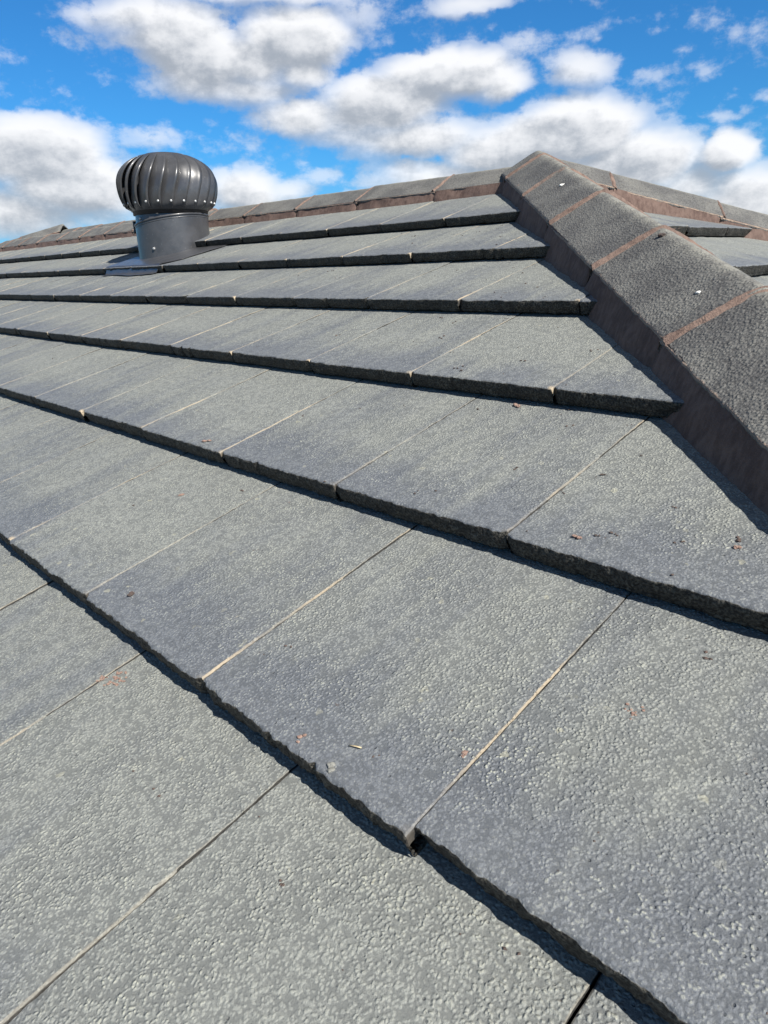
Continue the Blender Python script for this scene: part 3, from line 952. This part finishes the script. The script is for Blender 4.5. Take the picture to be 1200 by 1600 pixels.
crumb("dirt_clod", M_GRIT, 0.071, 0.433, 0.0060, "dark dirt clod on the cut tile just above the pinkish crumb at the right edge", "dirt clod", n=3, spread=0.003, seed=16)
crumb("mortar_crumb", M_CRUMB, 0.080, 0.196, 0.0034, "thin streak of brown mortar crumbs across the large right-hand tile", "crumbs", n=12, spread=0.0042, seed=17)
# straw
def straw():
    a = main_pt(np.array([-0.0965]), np.array([0.0325]), np.array([0.0312]))[0]; b_ = main_pt(np.array([-0.0850]), np.array([0.0365]), np.array([0.0312]))[0]
    mb = MB(); m_ = (a + b_) / 2 + np.array([0.0008, 0, 0.0006])
    mb.sweep([a, m_, b_], [(0.0007 * math.cos(t), 0.0006 * math.sin(t)) for t in np.linspace(0, 2 * PI, 7)[:-1]])
    tag(mb.build("straw", M_STRAW, None, loc=a), "short dry yellow piece of straw on the nearest centre tile", "straw")
straw()
# bits on the near hip cap
def on_cap(k, q):
    """point on the near hip cap: k metres of plan X from the apex, q 0 crest .. 1 left edge"""
    p = np.array([APX + k, RY - k, 0.797 - k * TA + 0.003])
    side = np.array([-1, -1, 0.0]) / math.sqrt(2)
    t_ = np.array([1, -1, -TA]) / HSL
    up_ = np.cross(t_, side); up_ = up_ if up_[2] > 0 else -up_
    hg = -0.073 * (math.sqrt(q * q + 0.005) - math.sqrt(0.005)) / (math.sqrt(1.005) - math.sqrt(0.005))
    return p + side * q * 0.127 + up_ * hg
def cap_bit(name, mat, p, size, stretch, label, cat, seed):
    rs = np.random.RandomState(seed); mb = MB(); V = []
    for a in range(7):
        ph = PI * a / 6
        for b_ in range(10):
            th = 2 * PI * b_ / 10
            d = np.array([math.sin(ph) * math.cos(th), math.sin(ph) * math.sin(th), math.cos(ph) * 0.6])
            r_ = size * 0.5 * (1 + 0.8 * float(vnoise((d * 1.7 + seed * 7.7)[None])[0]))
            w = d * r_
            V.append(p + w + stretch * (w @ stretch) / (np.linalg.norm(stretch) + 1e-9) ** 2 * 40 * np.linalg.norm(stretch))
    mb.add(V, grid_faces(7, 10, 0, True))
    tag(mb.build(name, mat, None, smooth=False, loc=p), label, cat)
def k_of(x):   # plan distance of the point from the apex along the cap
    return x
cap_bit("pebble", M_WHITE, on_cap(1.145, 0.42), 0.009, np.array([0.004, 0.0, 0.0]), "small pale pebble on the nearest full hip cap", "pebble", 21)
cap_bit("bird_dropping", M_WHITE, on_cap(0.43, 0.36), 0.010, np.array([0.012, 0.012, 0.006]), "white elongated bird dropping on the third hip cap below the apex", "bird dropping", 22)
cap_bit("stone_chip", M_GRIT, on_cap(0.94, 0.13), 0.012, np.array([0.006, 0.004, 0.0]), "dark chip at the top of the mortar joint between two hip caps", "stone chip", 23)

def grit():
    rs = np.random.RandomState(44); mb = MB()
    spots = [(-0.281, -0.108), (-0.237, -0.101), (-0.071, -0.081), (-0.271, 0.667), (-0.235, 0.616), (-0.467, 1.432), (-0.503, 0.698), (-0.117, 0.503), (-0.098, 0.556), (0.102, 0.29)]
    while len(spots) < 150:
        v = rs.uniform(-0.3, 1.9); lim = 0.5 - 0.9455 * v
        u = lim - rs.exponential(0.35) - 0.01
        spots.append((u, v))
    for i, (u, v) in enumerate(spots):
        sz = (rs.uniform(0.0016, 0.0048) if i > 9 else 0.0052) * (1 + 0.6 * max(0, v))
        for q in range(rs.randint(1, 4)):
            uu = u + rs.randn() * sz * .7; vv = v + rs.randn() * sz * .7
            h = T * (1 - (vv / G - math.floor(vv / G)))
            c = main_pt(np.array([uu]), np.array([vv]), np.array([h + sz * 0.15]))[0]
            R_ = rs.uniform(0.25, 0.5, 3) * sz; R_[2] *= 0.6
            V = [c + np.array([x, y, z]) * R_ * rs.uniform(.7, 1.2) for x, y, z in ((1, 0, 0), (0, 1, 0), (-1, 0, 0), (0, -1, 0), (0, 0, 1), (0, 0, -1))]
            mb.add(V, [[0, 1, 4], [1, 2, 4], [2, 3, 4], [3, 0, 4], [1, 0, 5], [2, 1, 5], [3, 2, 5], [0, 3, 5]])
    tag(mb.build("grit", M_GRIT, None, smooth=False), "fine dark grit scattered over the grey roof tiles", "grit", kind='stuff')
grit()
